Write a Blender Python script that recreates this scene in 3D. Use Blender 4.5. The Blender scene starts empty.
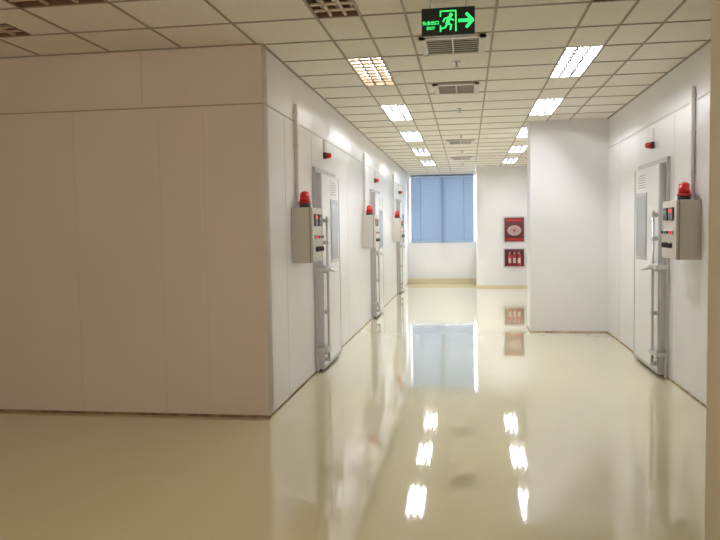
import bpy, bmesh, math, random
from mathutils import Matrix, Vector
random.seed(4)
sc = bpy.context.scene
sc.view_settings.view_transform = 'Standard'
CEIL = 2.93
XL, XR = -1.565, 1.91      # corridor wall planes
YF = 5.48                  # front face of the left chamber block
YW = 19.1                  # window wall

# ---------------------------------------------------------------- materials
def mat(name, col, rough=0.5, metal=0.0, emit=None, estr=0.0, spec=0.5, noise=0.0, nscale=3.0, bump=0.0, bscale=20, coat=0.0, trans=0.0):
    m = bpy.data.materials.new(name); m.use_nodes = True
    nt = m.node_tree; b = nt.nodes['Principled BSDF']
    b.inputs['Base Color'].default_value = (*col, 1)
    b.inputs['Roughness'].default_value = rough
    b.inputs['Metallic'].default_value = metal
    b.inputs['Specular IOR Level'].default_value = spec
    b.inputs['Coat Weight'].default_value = coat
    b.inputs['Transmission Weight'].default_value = trans
    if emit:
        b.inputs['Emission Color'].default_value = (*emit, 1)
        b.inputs['Emission Strength'].default_value = estr
    tc = nt.nodes.new('ShaderNodeTexCoord')
    if noise > 0:
        n = nt.nodes.new('ShaderNodeTexNoise'); n.inputs['Scale'].default_value = nscale
        n.inputs['Detail'].default_value = 5
        r = nt.nodes.new('ShaderNodeValToRGB')
        r.color_ramp.elements[0].position = 0.35; r.color_ramp.elements[1].position = 0.65
        r.color_ramp.elements[0].color = (*[c*(1-noise) for c in col], 1)
        r.color_ramp.elements[1].color = (*col, 1)
        nt.links.new(tc.outputs['Object'], n.inputs['Vector'])
        nt.links.new(n.outputs['Fac'], r.inputs['Fac'])
        nt.links.new(r.outputs['Color'], b.inputs['Base Color'])
    if bump > 0:
        n2 = nt.nodes.new('ShaderNodeTexNoise'); n2.inputs['Scale'].default_value = bscale
        n2.inputs['Detail'].default_value = 2
        bp = nt.nodes.new('ShaderNodeBump'); bp.inputs['Strength'].default_value = 1.0
        bp.inputs['Distance'].default_value = bump
        nt.links.new(tc.outputs['Object'], n2.inputs['Vector'])
        nt.links.new(n2.outputs['Fac'], bp.inputs['Height'])
        nt.links.new(bp.outputs['Normal'], b.inputs['Normal'])
        nt.links.new(bp.outputs['Normal'], b.inputs['Coat Normal'])
    return m

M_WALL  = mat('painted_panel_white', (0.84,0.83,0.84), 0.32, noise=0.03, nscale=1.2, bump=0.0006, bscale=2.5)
M_WALLW = mat('panel_dim_light_tint', (0.76,0.655,0.575), 0.42, noise=0.06, nscale=1.0, bump=0.0006, bscale=2.5)  # dim warm hall light tinted into the panel colour
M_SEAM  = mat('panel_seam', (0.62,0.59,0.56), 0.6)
M_SEAMW = mat('panel_seam_dim_tint', (0.64,0.54,0.46), 0.6)  # seam colour with the same dim-light tint
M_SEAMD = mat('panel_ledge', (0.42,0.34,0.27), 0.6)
M_COL   = mat('column_paint', (0.86,0.77,0.62), 0.6, noise=0.04)
M_FLOOR = mat('epoxy_floor_cream', (0.86,0.80,0.53), 0.05, spec=0.8, noise=0.04, nscale=0.8, bump=0.0007, bscale=2.0, coat=0.9)
M_FLOOR.node_tree.nodes['Principled BSDF'].inputs['Coat Roughness'].default_value = 0.025
M_TILE  = mat('mineral_fibre_tile', (0.84,0.80,0.73), 0.9, spec=0.2, noise=0.06, nscale=40)
M_TBAR  = mat('ceiling_t_bar', (0.33,0.28,0.23), 0.5)
M_FIN   = mat('louvre_fin_dark', (0.04,0.04,0.045), 0.5)
M_LOUV  = mat('louvre_fin_bright', (0.66,0.54,0.40), 0.35, metal=0.3)
M_REFL  = mat('fixture_reflector', (0.80,0.80,0.82), 0.4)
M_TUBE  = mat('tube_lit', (1,1,1), 0.5, emit=(0.965,0.975,1.0), estr=82)
M_TUBED = mat('tube_dim', (1,1,1), 0.5, emit=(1.0,0.93,0.82), estr=12)
M_TUBEO = mat('tube_off', (0.8,0.76,0.70), 0.4)
M_REFO  = mat('reflector_unlit_tone', (0.20,0.12,0.07), 0.5)  # darkness of a switched-off fixture painted into the reflector colour
M_REFD  = mat('reflector_dim_tone', (0.45,0.34,0.25), 0.5)  # weak warm light painted into the reflector colour
M_FIND  = mat('louvre_fin_brown', (0.20,0.14,0.10), 0.4)
M_GREY  = mat('enclosure_grey', (0.61,0.57,0.51), 0.45)
M_GREYD = mat('enclosure_edge', (0.30,0.28,0.26), 0.5)
M_PIPE  = mat('conduit_pvc', (0.80,0.77,0.74), 0.4)
M_RED   = mat('beacon_red', (0.58,0.008,0.012), 0.2, emit=(1,0.02,0.02), estr=0.03, coat=0.5)
M_REDD  = mat('sounder_red', (0.40,0.012,0.012), 0.35)
M_BLK   = mat('black_plastic', (0.03,0.03,0.035), 0.35)
M_LED   = mat('led_red', (0.3,0,0), 0.4, emit=(1,0.03,0.06), estr=0.9)
M_LEDG  = mat('lamp_green', (0.05,0.25,0.1), 0.3)
M_ALU   = mat('aluminium', (0.52,0.52,0.53), 0.30, metal=0.9)
M_ALUD  = mat('gasket_dark', (0.07,0.07,0.08), 0.6)
M_DOOR  = mat('door_leaf_white', (0.84,0.83,0.83), 0.34)
M_GLASS = mat('door_glass', (0.40,0.42,0.44), 0.25)
M_PAPER = mat('notice_paper', (0.88,0.88,0.87), 0.7)
M_INK   = mat('notice_ink', (0.35,0.35,0.38), 0.7)
M_BASE  = mat('cove_base_cream', (0.72,0.63,0.42), 0.3)
M_DIRT  = mat('sealant_grime', (0.36,0.24,0.14), 0.8, noise=0.5, nscale=14)
M_DIRTR = mat('sealant_light', (0.55,0.42,0.28), 0.8, noise=0.6, nscale=9)
M_CAB   = mat('cabinet_frame', (0.66,0.63,0.63), 0.35, metal=0.3)
M_CABIN = mat('cabinet_inside', (0.09,0.010,0.018), 0.4)
M_HOSE  = mat('hose_canvas', (0.56,0.42,0.41), 0.7)
M_SIGNB = mat('sign_black', (0.012,0.016,0.014), 0.3)
M_SIGNG = mat('sign_green', (0,0.3,0.1), 0.5, emit=(0.04,1.0,0.18), estr=1.3)
M_VENT  = mat('vent_metal', (0.66,0.62,0.55), 0.4)
M_VENTD = mat('vent_dark', (0.05,0.045,0.04), 0.8)
M_FRAME = mat('window_frame', (0.80,0.80,0.80), 0.4)

# translucent blind
M_BLIND = bpy.data.materials.new('blind_slat_blue'); M_BLIND.use_nodes = True
nt = M_BLIND.node_tree; nt.nodes.clear()
o = nt.nodes.new('ShaderNodeOutputMaterial'); mx = nt.nodes.new('ShaderNodeMixShader')
d = nt.nodes.new('ShaderNodeBsdfDiffuse'); t = nt.nodes.new('ShaderNodeBsdfTranslucent')
d.inputs[0].default_value = (0.16,0.20,0.25,1); t.inputs[0].default_value = (0.18,0.225,0.29,1)
mx.inputs[0].default_value = 0.075
nt.links.new(d.outputs[0], mx.inputs[1]); nt.links.new(t.outputs[0], mx.inputs[2]); nt.links.new(mx.outputs[0], o.inputs[0])
M_BLINDD = mat('blind_rail_slat_shade', (0.12,0.155,0.21), 0.6)  # darker colour for painted slat shade, shared by rails and cords

# ---------------------------------------------------------------- mesh builder
class B:
    def __init__(s, name):
        s.name = name; s.bm = bmesh.new(); s.mats = []
    def mi(s, m):
        if m not in s.mats: s.mats.append(m)
        return s.mats.index(m)
    def _tag(s, verts, m, smooth=False):
        i = s.mi(m)
        for f in {f for v in verts for f in v.link_faces}:
            f.material_index = i; f.smooth = smooth
    def box(s, x0,x1,y0,y1,z0,z1, m, bev=0.0):
        if x0>x1: x0,x1=x1,x0
        if y0>y1: y0,y1=y1,y0
        if z0>z1: z0,z1=z1,z0
        r = bmesh.ops.create_cube(s.bm, size=1.0, matrix=Matrix.Translation(((x0+x1)/2,(y0+y1)/2,(z0+z1)/2)) @ Matrix.Diagonal((x1-x0,y1-y0,z1-z0,1)))
        vs = r['verts']
        s._tag(vs, m)
        if bev>0:
            es = list({e for v in vs for e in v.link_edges})
            bmesh.ops.bevel(s.bm, geom=es, offset=bev, segments=2, affect='EDGES', profile=0.5, material=-1)
    def cyl(s, p0, p1, r, m, r2=None, seg=20, smooth=True):
        p0=Vector(p0); p1=Vector(p1); d=p1-p0
        mat4 = Matrix.Translation((p0+p1)/2) @ d.to_track_quat('Z','Y').to_matrix().to_4x4()
        q = bmesh.ops.create_cone(s.bm, cap_ends=True, segments=seg, radius1=r, radius2=r if r2 is None else r2, depth=d.length, matrix=mat4)
        s._tag(q['verts'], m, smooth)
        for f in {f for v in q['verts'] for f in v.link_faces}:
            if len(f.verts)>4: f.smooth=False
    def sph(s, c, r, m, sc3=(1,1,1)):
        q = bmesh.ops.create_uvsphere(s.bm, u_segments=20, v_segments=12, radius=r, matrix=Matrix.Translation(c)@Matrix.Diagonal((*sc3,1)))
        s._tag(q['verts'], m, True)
    def torus(s, c, R, r, m, axis='Y', n=28, k=10, sz=1.0):
        vs=[]
        for i in range(n):
            a=2*math.pi*i/n; row=[]
            for j in range(k):
                bb=2*math.pi*j/k
                u=(R+r*math.cos(bb))*math.cos(a); w=(R+r*math.cos(bb))*math.sin(a)*sz; h=r*math.sin(bb)
                p = (c[0]+u,c[1]+h,c[2]+w) if axis=='Y' else (c[0]+h,c[1]+u,c[2]+w)
                row.append(s.bm.verts.new(p))
            vs.append(row)
        i0=s.mi(m)
        for i in range(n):
            for j in range(k):
                f=s.bm.faces.new((vs[i][j],vs[(i+1)%n][j],vs[(i+1)%n][(j+1)%k],vs[i][(j+1)%k]))
                f.material_index=i0; f.smooth=True
    def quad(s, pts, m):
        f=s.bm.faces.new([s.bm.verts.new(p) for p in pts]); f.material_index=s.mi(m)
    def done(s, parent=None, center=False):
        bmesh.ops.recalc_face_normals(s.bm, faces=s.bm.faces)
        loc=Vector((0,0,0))
        if center:
            mn=Vector([min(v.co[i] for v in s.bm.verts) for i in range(3)]); mx_=Vector([max(v.co[i] for v in s.bm.verts) for i in range(3)])
            loc=(mn+mx_)/2
            bmesh.ops.translate(s.bm, verts=s.bm.verts, vec=-loc)
        me=bpy.data.meshes.new(s.name); s.bm.to_mesh(me); s.bm.free()
        for m in s.mats: me.materials.append(m)
        ob=bpy.data.objects.new(s.name, me); sc.collection.objects.link(ob); ob.location=loc
        if parent: ob.parent=parent
        return ob

# ---------------------------------------------------------------- shell
b=B('floor'); b.box(-9.2,2.3,-2.5,19.4,-0.1,0,M_FLOOR); b.done()

# left chamber block
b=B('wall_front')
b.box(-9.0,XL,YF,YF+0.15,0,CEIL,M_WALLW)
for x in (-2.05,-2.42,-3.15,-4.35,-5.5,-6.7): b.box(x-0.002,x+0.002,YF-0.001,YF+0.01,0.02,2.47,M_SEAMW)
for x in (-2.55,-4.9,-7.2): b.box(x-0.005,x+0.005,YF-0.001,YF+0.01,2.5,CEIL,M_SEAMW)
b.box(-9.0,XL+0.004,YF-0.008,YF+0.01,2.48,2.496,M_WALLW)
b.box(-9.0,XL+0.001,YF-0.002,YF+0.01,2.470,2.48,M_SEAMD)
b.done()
b=B('wall_left')
b.box(XL-0.15,XL,YF,YW+0.2,0,CEIL,M_WALL)
y=6.15
while y<18.8:
    b.box(XL-0.01,XL+0.001,y-0.003,y+0.003,0.02,2.47,M_SEAM); y+=1.1 if y<7.1 else 2.2
b.box(XL-0.01,XL+0.006,YF,YW,2.478,2.49,M_SEAM)
b.done()
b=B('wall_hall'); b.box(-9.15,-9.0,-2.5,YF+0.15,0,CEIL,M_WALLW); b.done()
b=B('light_block_wall'); b.box(-9.15,-4.8,-2.65,-2.5,0,CEIL,M_WALLW); b.done()  # unseen partial wall, added to keep light off the left side
b=B('wall_right')
b.box(XR,XR+0.15,2.4,YW+0.2,0,CEIL,M_WALL)
for y in (5.4,7.1,8.4,9.5,12.5,14.5,16.5): b.box(XR-0.001,XR+0.01,y-0.003,y+0.003,0.02,2.5,M_SEAM)
b.box(XR-0.006,XR+0.01,3.0,YW,2.52,2.535,M_SEAM)
b.done()
b=B('wall_bump_out')
b.box(0.875,XR,10.27,10.85,0,CEIL,M_WALL)
b.box(0.87,0.89,10.262,10.29,0,CEIL,M_WALL)
b.done()
b=B('column'); b.box(0.935,XR,2.45,3.0,0,CEIL,M_COL,0.008); b.done()
b=B('wall_hydrant')
b.box(0.235,XR,17.8,YW+0.2,0,CEIL,M_WALL)
b.done()
# window wall
wx0,wx1,wz0,wz1=-1.50,0.235,1.06,2.86
b=B('wall_window')
b.box(XL,0.235,YW,YW+0.2,0,wz0,M_WALL)
b.box(XL,0.235,YW,YW+0.2,wz1,CEIL,M_WALL)
b.box(XL,wx0,YW,YW+0.2,wz0,wz1,M_WALL)
b.done()
b=B('window_1')
b.box(wx0,wx1,YW+0.10,YW+0.15,wz0,wz0+0.05,M_FRAME); b.box(wx0,wx1,YW+0.10,YW+0.15,wz1-0.05,wz1,M_FRAME)
for x in (wx0,(wx0+wx1)/2-0.02,wx1-0.045): b.box(x,x+0.045 if x<0 else x+0.01,YW+0.10,YW+0.15,wz0,wz1,M_FRAME)
b.box(wx0-0.03,wx1,YW-0.04,YW+0.1,wz0-0.03,wz0,M_FRAME)
b.done()
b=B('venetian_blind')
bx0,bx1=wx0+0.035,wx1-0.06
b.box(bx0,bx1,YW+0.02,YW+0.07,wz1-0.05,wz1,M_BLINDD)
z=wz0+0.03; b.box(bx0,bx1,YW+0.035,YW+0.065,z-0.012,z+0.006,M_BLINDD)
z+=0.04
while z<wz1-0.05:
    # each slat: closed, shade of its lip painted as a darker lower strip
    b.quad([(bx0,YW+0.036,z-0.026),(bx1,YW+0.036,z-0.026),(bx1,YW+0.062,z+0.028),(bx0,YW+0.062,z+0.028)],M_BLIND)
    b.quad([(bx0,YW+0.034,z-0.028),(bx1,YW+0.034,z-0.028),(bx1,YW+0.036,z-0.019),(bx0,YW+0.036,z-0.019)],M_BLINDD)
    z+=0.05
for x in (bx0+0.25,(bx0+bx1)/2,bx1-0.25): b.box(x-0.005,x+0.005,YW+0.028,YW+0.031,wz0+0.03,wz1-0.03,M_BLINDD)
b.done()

# ceiling with recesses for fixtures
fix=[]   # x0,x1,y0,y1,state
for y0 in (3.7,6.1,8.5,10.9,13.3,15.7):
    for side,x0 in ((-1,-1.0),(1,0.8)):
        st='on'
        if y0==3.7: st='off'
        if y0==6.1 and side<0: st='dim'
        fix.append((x0,x0+0.3,y0,y0+1.2,st))
fix.append((-4.3,-3.1,4.6,4.9,'off')); fix.append((-2.8,-2.2,3.7,4.3,'off'))
def inhole(x,y):
    return any(f[0]<x<f[1] and f[2]<y<f[3] for f in fix)
b=B('ceiling')
bm=b.bm; vc={}
def V(i,j):
    if (i,j) not in vc: vc[(i,j)]=bm.verts.new((-0.4+0.3*i, 6.1+0.3*j, CEIL))
    return vc[(i,j)]
b.mi(M_TILE)
for i in range(-29,9):
    for j in range(-29,45):
        cx=-0.4+0.3*i+0.15; cy=6.1+0.3*j+0.15
        if inhole(cx,cy): continue
        bm.faces.new((V(i,j),V(i,j+1),V(i+1,j+1),V(i+1,j)))
b.box(-9.2,2.3,-2.6,19.4,3.08,3.16,M_TILE)  # unseen slab above the tiles, added to block world light
b.done()
# T-bar grid, broken where a fixture crosses it
b=B('trim_ceiling_grid')
def bar(x0,x1,y0,y1): b.box(x0,x1,y0,y1,CEIL-0.006,CEIL+0.002,M_TBAR)
h=0.009
def runs(fixed, lo, hi, alongY):
    cuts=[]
    for f in fix:
        if alongY and f[0]+0.01<fixed<f[1]-0.01: cuts.append((f[2],f[3]))
        if not alongY and f[2]+0.01<fixed<f[3]-0.01: cuts.append((f[0],f[1]))
    cuts.sort(); a=lo; out=[]
    for c in cuts:
        if c[0]>a: out.append((a,min(c[0],hi)))
        a=max(a,c[1])
    if a<hi: out.append((a,hi))
    return out
for i in range(-14,4):
    x=-0.4+0.6*i
    hi = YW if x>XL else YF
    for a,c in runs(x,-2.5,hi,True): bar(x-h,x+h,a,c)
for x in (-0.7,1.1): bar(x-h,x+h,-2.5,YW)
for j in range(-14,22):
    y=6.1+0.6*j
    lo = XL if y>YF else -9.0
    for a,c in runs(y,lo,XR,False): bar(a,c,y-h,y+h)
bar(-9,XL,YF-0.02,YF); bar(XL,XL+0.02,YF,YW); bar(XR-0.02,XR,3,YW)
b.done()

def fixture(x0,x1,y0,y1,st):
    b=B('ceiling_light')
    zt=CEIL+0.11; g=0.012
    R = {'off':M_REFO,'dim':M_REFD,'on':M_REFL}[st]
    b.box(x0+0.002,x1-0.002,y0+0.002,y1-0.002,zt,zt+0.01,R)
    b.box(x0+0.002,x0+g,y0+0.002,y1-0.002,CEIL-0.004,zt,R); b.box(x1-g,x1-0.002,y0+0.002,y1-0.002,CEIL-0.004,zt,R)
    b.box(x0+0.002,x1-0.002,y0+0.002,y0+g,CEIL-0.004,zt,R); b.box(x0+0.002,x1-0.002,y1-g,y1-0.002,CEIL-0.004,zt,R)
    T={'on':M_TUBE,'dim':M_TUBED,'off':M_TUBEO}[st]
    F={'on':M_FIN,'dim':M_FIND,'off':M_LOUV}[st]  # fin colour follows lamp state
    alongY=(y1-y0)>=(x1-x0)
    L=(y1-y0) if alongY else (x1-x0); W=(x1-x0) if alongY else (y1-y0)
    n=3
    for k in range(n):
        c=W*(k+0.5)/n
        p=((x0+c,y0+0.04,CEIL+0.055),(x0+c,y1-0.04,CEIL+0.055)) if alongY else ((x0+0.04,y0+c,CEIL+0.055),(x1-0.04,y0+c,CEIL+0.055))
        b.cyl(p[0],p[1],0.014,T,seg=12)
        if k>0:
            c=W*k/n
            if alongY: b.box(x0+c-0.009,x0+c+0.009,y0+g,y1-g,CEIL,CEIL+0.012,F)
            else: b.box(x0+g,x1-g,y0+c-0.009,y0+c+0.009,CEIL,CEIL+0.012,F)
    m=int(round(L/0.13))
    hf=0.012
    for k in range(1,m):
        c=L*k/m
        if alongY: b.box(x0+g,x1-g,y0+c-0.012,y0+c+0.012,CEIL,CEIL+hf,F)
        else: b.box(x0+c-0.012,x0+c+0.012,y0+g,y1-g,CEIL,CEIL+hf,F)
    b.done(center=True)
for f in fix: fixture(*f)

# ---------------------------------------------------------------- skirting
b=B('baseboard_window'); b.box(XL,0.235,YW-0.02,YW,0,0.13,M_BASE,0.004); b.done()
b=B('baseboard_hydrant'); b.box(0.225,XR,17.785,17.8,0,0.05,M_BASE); b.box(0.222,0.235,17.785,YW-0.02,0,0.05,M_BASE); b.done()
b=B('baseboard_front'); b.box(-9.0,XL+0.008,YF-0.010,YF,0,0.020,M_DIRT); b.done()
b=B('baseboard_left'); b.box(XL,XL+0.008,YF,7.25,0,0.014,M_DIRT)
for a,c in ((8.44,11.67),(12.86,16.07),(17.26,YW-0.02)): b.box(XL,XL+0.008,a,c,0,0.012,M_DIRTR)
b.done()
b=B('baseboard_right'); b.box(XR-0.010,XR,3.0,7.21,0,0.016,M_DIRTR); b.box(XR-0.010,XR,8.4,10.27,0,0.016,M_DIRTR)
b.box(0.868,XR,10.258,10.27,0,0.016,M_DIRTR); b.box(0.865,0.875,10.27,10.85,0,0.016,M_DIRTR); b.done()

# ---------------------------------------------------------------- chamber units
dn=[0]
E=0.0015
def unit(wall, n, y0):
    """wall: x of wall plane, n: inward direction (+1/-1), y0: near face of control box"""
    wall = wall + n*E
    def bx(b,d0,d1,ya,yb,za,zb,m,bev=0.0): b.box(wall+n*d0,wall+n*d1,ya,yb,za,zb,m,bev)
    # control cabinet
    b=B('control_box')
    za,zb=1.19,1.69
    bx(b,0,0.175,y0,y0+0.44,za,zb,M_GREY,0.006)
    bx(b,0.170,0.195,y0+0.004,y0+0.436,za+0.004,zb-0.004,M_GREY,0.005)
    bx(b,0.166,0.176,y0-0.001,y0+0.441,za-0.001,zb-0.0005,M_GREYD)
    yc=y0+0.22
    bx(b,0.195,0.208,yc-0.15,yc-0.03,zb-0.17,zb-0.06,M_BLK,0.003)
    bx(b,0.208,0.210,yc-0.135,yc-0.045,zb-0.105,zb-0.075,M_LED)
    bx(b,0.195,0.208,yc+0.03,yc+0.15,zb-0.17,zb-0.06,M_BLK,0.003)
    bx(b,0.208,0.210,yc+0.045,yc+0.135,zb-0.115,zb-0.085,M_LEDG)
    for k,(dy,mm) in enumerate(((-0.12,M_LED),(-0.04,M_BLK),(0.04,M_LEDG),(0.12,M_BLK))):
        b.cyl((wall+n*0.195,yc+dy,zb-0.27),(wall+n*0.215,yc+dy,zb-0.27),0.020,M_ALU)
        b.cyl((wall+n*0.213,yc+dy,zb-0.27),(wall+n*0.228,yc+dy,zb-0.27),0.014,mm)
    for dy in (-0.08,0.06):
        b.cyl((wall+n*0.195,yc+dy,zb-0.38),(wall+n*0.225,yc+dy,zb-0.38),0.024,M_BLK)
        bx(b,0.222,0.24,yc+dy-0.006,yc+dy+0.006,zb-0.40,zb-0.36,M_BLK)
    bx(b,0.195,0.20,y0+0.40,y0+0.42,1.40,1.48,M_ALU)
    b.done(center=True)
    # beacon
    b=B('warning_beacon'); cx=wall+n*0.10; cy=y0+0.13
    b.cyl((cx,cy,zb+E),(cx,cy,zb+0.035),0.052,M_BLK)
    b.cyl((cx,cy,zb+0.035),(cx,cy,zb+0.055),0.058,M_REDD)
    b.cyl((cx,cy,zb+0.055),(cx,cy,zb+0.125),0.049,M_RED,r2=0.044)
    b.sph((cx,cy,zb+0.125),0.044,M_RED,(1,1,0.6))
    b.done(center=True)
    # conduit
    b=B('cable_conduit')
    yy=y0+0.20
    bx(b,0.008,0.034,yy-0.025,yy+0.025,zb+E,2.64,M_PIPE,0.004)
    for zz in (1.9,2.25,2.55): bx(b,0,0.038,yy-0.032,yy+0.032,zz,zz+0.02,M_PIPE)
    b.done(center=True)
    # door
    dn[0]+=1
    b=B('door_%d'%dn[0])
    ya,yb=y0+0.98,y0+2.05
    bx(b,0,0.03,ya-0.05,ya,0,2.13,M_ALU,0.003); bx(b,0,0.03,yb,yb+0.05,0,2.13,M_ALU,0.003); bx(b,0,0.03,ya,yb,2.08,2.13,M_ALU,0.003)
    bx(b,0,0.028,ya,yb,0.0,2.08,M_ALUD)
    bx(b,0.030,0.075,ya+0.006,yb-0.006,0.03,2.07,M_DOOR,0.006)
    bx(b,0.028,0.079,ya+0.002,ya+0.03,0.028,2.072,M_ALU)
    bx(b,0.028,0.079,yb-0.03,yb-0.002,0.028,2.072,M_ALU)
    bx(b,0.028,0.079,ya+0.03,yb-0.03,0.028,0.06,M_ALU)
    bx(b,0.076,0.080,ya+0.03,ya+0.038,0.03,2.07,M_ALUD)
    # vision panel
    wa,wb=yb-0.52,yb-0.12
    bx(b,0.075,0.082,wa-0.03,wb+0.03,1.12,1.82,M_ALU,0.003)
    bx(b,0.082,0.084,wa,wb,1.15,1.79,M_GLASS)
    # notice
    bx(b,0.075,0.078,wa+0.02,wb-0.04,1.85,2.04,M_PAPER)
    for k in range(6): bx(b,0.078,0.0785,wa+0.05,wb-0.07-0.03*(k%2),1.87+0.025*k,1.878+0.025*k,M_INK)
    # vertical locking rod with rollers and brackets
    xr=wall+n*0.115; yr=ya+0.10
    b.cyl((xr,yr,0.10),(xr,yr,1.62),0.013,M_ALU)
    for zz in (0.12,0.24,0.62,1.08,1.35,1.58):
        bx(b,0.075,0.13,yr-0.022,yr+0.022,zz-0.02,zz+0.02,M_ALU,0.004)
    for zz in (0.24,1.08):
        bx(b,0.03,0.14,ya-0.11,yr+0.03,zz-0.022,zz+0.022,M_ALU,0.005)
        b.cyl((wall+n*0.12,ya-0.07,zz-0.04),(wall+n*0.12,ya-0.07,zz+0.04),0.022,M_ALU)
    # handle
    b.cyl((wall+n*0.15,yr,1.06),(wall+n*0.15,yr+0.30,1.03),0.012,M_ALU)
    b.cyl((wall+n*0.10,yr,1.07),(wall+n*0.16,yr,1.07),0.018,M_ALU)
    b.done(center=True)
    # sounder
    b=B('alarm_sounder'); ys=y0+1.55; zs=2.30
    bx(b,0,0.03,ys-0.035,ys+0.035,zs-0.035,zs+0.035,M_BLK,0.004)
    b.cyl((wall+n*0.03,ys,zs),(wall+n*0.075,ys,zs),0.034,M_REDD,r2=0.026)
    b.sph((wall+n*0.075,ys,zs),0.026,M_RED,(0.5,1,1))
    bx(b,0,0.012,ys-0.008,ys+0.008,zs+0.035,zs+0.17,M_PIPE)
    b.done(center=True)
unit(XL,1,6.33); unit(XL,1,10.75); unit(XL,1,15.15)
unit(XR,-1,6.29)

# ---------------------------------------------------------------- hydrant cabinets
for z0,z1 in ((1.07,1.72),(0.47,0.96)):
    b=B('fire_hose_cabinet'); x0,x1=0.86,1.395; yf=17.796
    b.box(x0,x1,yf-0.012,yf,z0,z1,M_CABIN)
    f=0.035
    b.box(x0,x0+f,yf-0.035,yf,z0,z1,M_CAB,0.004); b.box(x1-f,x1,yf-0.035,yf,z0,z1,M_CAB,0.004)
    b.box(x0+f,x1-f,yf-0.035,yf,z0,z0+f,M_CAB,0.004); b.box(x0+f,x1-f,yf-0.035,yf,z1-f,z1,M_CAB,0.004)
    cz=(z0+z1)/2; cx=(x0+x1)/2
    if z0>1:
        for R in (0.05,0.085,0.12,0.15): b.torus((cx,yf-0.028,cz-0.02),R,0.014,M_HOSE,sz=0.75)
        b.cyl((cx,yf-0.012,cz-0.02),(cx,yf-0.045,cz-0.02),0.03,M_REDD)
        b.box(x0+0.08,x1-0.08,yf-0.02,yf-0.012,z1-0.12,z1-0.07,M_REDD)
        b.box(x0+0.06,x1-0.06,yf-0.03,yf-0.012,z0+0.06,z0+0.12,M_REDD)
    else:
        for dx in (-0.11,0.0,0.11):
            b.cyl((cx+dx,yf-0.035,z0+0.05),(cx+dx,yf-0.035,z0+0.30),0.045,M_REDD)
            b.sph((cx+dx,yf-0.035,z0+0.30),0.045,M_REDD)
            b.cyl((cx+dx,yf-0.035,z0+0.33),(cx+dx,yf-0.035,z0+0.38),0.015,M_HOSE)
            b.box(cx+dx-0.03,cx+dx+0.03,yf-0.083,yf-0.078,z0+0.12,z0+0.24,M_HOSE)
    b.box(x1-0.03,x1-0.015,yf-0.045,yf-0.03,cz-0.04,cz+0.04,M_ALU)
    b.done(center=True)

# ---------------------------------------------------------------- ceiling vents, sprinklers
def vent(cx,y0,y1,w,name='air_vent'):
    b=B(name); z=CEIL-0.003
    x0,x1=cx-w/2,cx+w/2
    for a in ((x0,x1,y0,y0+0.05),(x0,x1,y1-0.05,y1),(x0,x0+0.05,y0,y1),(x1-0.05,x1,y0,y1)): b.box(*a,z-0.02,z-0.004,M_VENT)
    b.box(x0+0.05,x1-0.05,y0+0.05,y1-0.05,z-0.007,z-0.004,M_VENTD)
    n=7
    for k in range(1,n):
        y=y0+0.05+(y1-y0-0.10)*k/n
        b.box(x0+0.05,x1-0.05,y-0.004,y+0.004,z-0.013,z-0.007,M_VENT)
    b.box(cx-0.006,cx+0.006,y0+0.05,y1-0.05,z-0.014,z-0.008,M_VENT)
    b.done(center=True)
vent(-0.10,5.52,6.08,0.50); vent(-0.10,7.33,7.87,0.46); vent(-0.10,12.13,12.67,0.46); vent(-0.1,15.1,15.65,0.46)
for y in (6.42,8.95,11.5,14.0,16.6):
    b=B('fire_sprinkler'); x=-0.08
    b.cyl((x,y,CEIL-0.008),(x,y,CEIL-0.0005),0.035,M_ALU)
    b.cyl((x,y,CEIL-0.045),(x,y,CEIL-0.008),0.010,M_ALU)
    b.cyl((x,y,CEIL-0.052),(x,y,CEIL-0.046),0.024,M_ALU)
    b.done(center=True)

# ---------------------------------------------------------------- exit sign
sx,sy,sz=-0.108,4.60,2.775; W,H=0.33,0.17
b=B('exit_sign')
b.box(sx-W/2,sx+W/2,sy,sy+0.03,sz-H/2,sz+H/2,M_SIGNB,0.004)
for dx in (-0.11,0.11): b.cyl((sx+dx,sy+0.015,sz+H/2),(sx+dx,sy+0.015,CEIL-0.001),0.004,M_ALU)
yf=sy-0.001
def seg(x0,z0,x1,z1,w):
    d=Vector((x1-x0,0,z1-z0)); nrm=Vector((-d.z,0,d.x)).normalized()*w/2; e=d.normalized()*w*0.3
    p0=Vector((x0,yf,z0))-e; p1=Vector((x1,yf,z1))+e
    b.quad([p0-nrm,p1-nrm,p1+nrm,p0+nrm],M_SIGNG)
# doorway outline
dx0,dx1,dz0,dz1=sx-0.047,sx+0.048,sz-0.062,sz+0.062
seg(dx0,dz0,dx0,dz0+0.035,0.008); seg(dx0,dz1-0.03,dx0,dz1,0.008); seg(dx0,dz1,dx1,dz1,0.008); seg(dx1,dz1,dx1,dz0,0.008)
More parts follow.
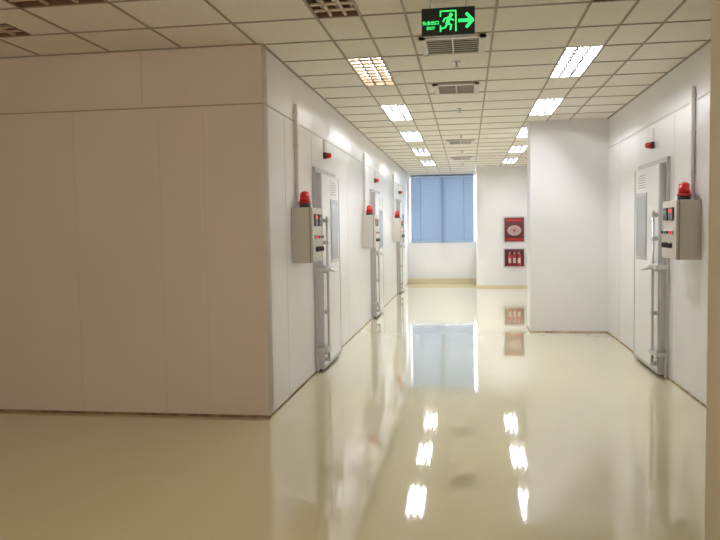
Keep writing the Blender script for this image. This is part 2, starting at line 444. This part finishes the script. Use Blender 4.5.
# running figure
hx,hz=sx+0.018,sz+0.038
b.quad([(hx+0.012*math.cos(a*math.pi/7),yf,hz+0.012*math.sin(a*math.pi/7)) for a in range(14)],M_SIGNG)
seg(sx+0.008,sz+0.020,sx-0.004,sz-0.012,0.022)
seg(sx+0.012,sz+0.018,sx+0.034,sz+0.004,0.009)
seg(sx+0.002,sz+0.022,sx-0.022,sz+0.016,0.009); seg(sx-0.022,sz+0.016,sx-0.030,sz-0.002,0.009)
seg(sx-0.002,sz-0.014,sx+0.020,sz-0.024,0.011); seg(sx+0.020,sz-0.024,sx+0.014,sz-0.052,0.010)
seg(sx-0.006,sz-0.016,sx-0.018,sz-0.038,0.011); seg(sx-0.018,sz-0.038,sx-0.040,sz-0.044,0.010)
# arrow
seg(sx+0.070,sz,sx+0.148,sz,0.020)
seg(sx+0.115,sz+0.040,sx+0.150,sz+0.002,0.018); seg(sx+0.115,sz-0.040,sx+0.150,sz-0.002,0.018)
sign=b.done()
def txt(body,size,x,z,name):
    cu=bpy.data.curves.new(name,'FONT'); cu.body=body; cu.size=size; cu.align_x='CENTER'; cu.align_y='CENTER'
    cu.extrude=0.0004; cu.offset=0.0006
    cu.materials.append(M_SIGNG)
    ob=bpy.data.objects.new(name,cu); sc.collection.objects.link(ob)
    ob.location=(x,yf-0.0006,z); ob.rotation_euler=(math.pi/2,0,0)
    ob.parent=sign
txt('安全出口',0.026,sx-0.107,sz-0.008,'sign_text_chinese')
txt('EXIT',0.026,sx-0.107,sz-0.040,'sign_text_english')

# ---------------------------------------------------------------- light
a=bpy.data.lights.new('window_daylight','AREA'); a.shape='RECTANGLE'; a.size=1.9; a.size_y=2.0
a.energy=320; a.color=(0.88,0.94,1.0)
ao=bpy.data.objects.new('window_daylight',a); sc.collection.objects.link(ao)
ao.location=(-0.63,YW+0.45,1.96); ao.rotation_euler=(-math.pi/2,0,0)
w=bpy.data.worlds.new('hall_ambient'); sc.world=w; w.use_nodes=True
bg=w.node_tree.nodes['Background']; bg.inputs[0].default_value=(1.0,0.85,0.71,1); bg.inputs[1].default_value=1.3

# ---------------------------------------------------------------- camera
Yw=Vector((107,44,-720)).normalized()
Zw=Vector((-0.0157,1,0)); Zw.z=(107*Zw.x+44*Zw.y)/720; Zw.normalize()
Xw=Yw.cross(Zw)
cam=bpy.data.cameras.new('camera'); cam.sensor_width=36; cam.lens=36; cam.clip_start=0.05
co=bpy.data.objects.new('camera',cam); sc.collection.objects.link(co)
R=Matrix((Xw,Yw,Zw)).to_4x4()
co.matrix_world=Matrix.Translation((0,0,1.5))@R
sc.camera=co
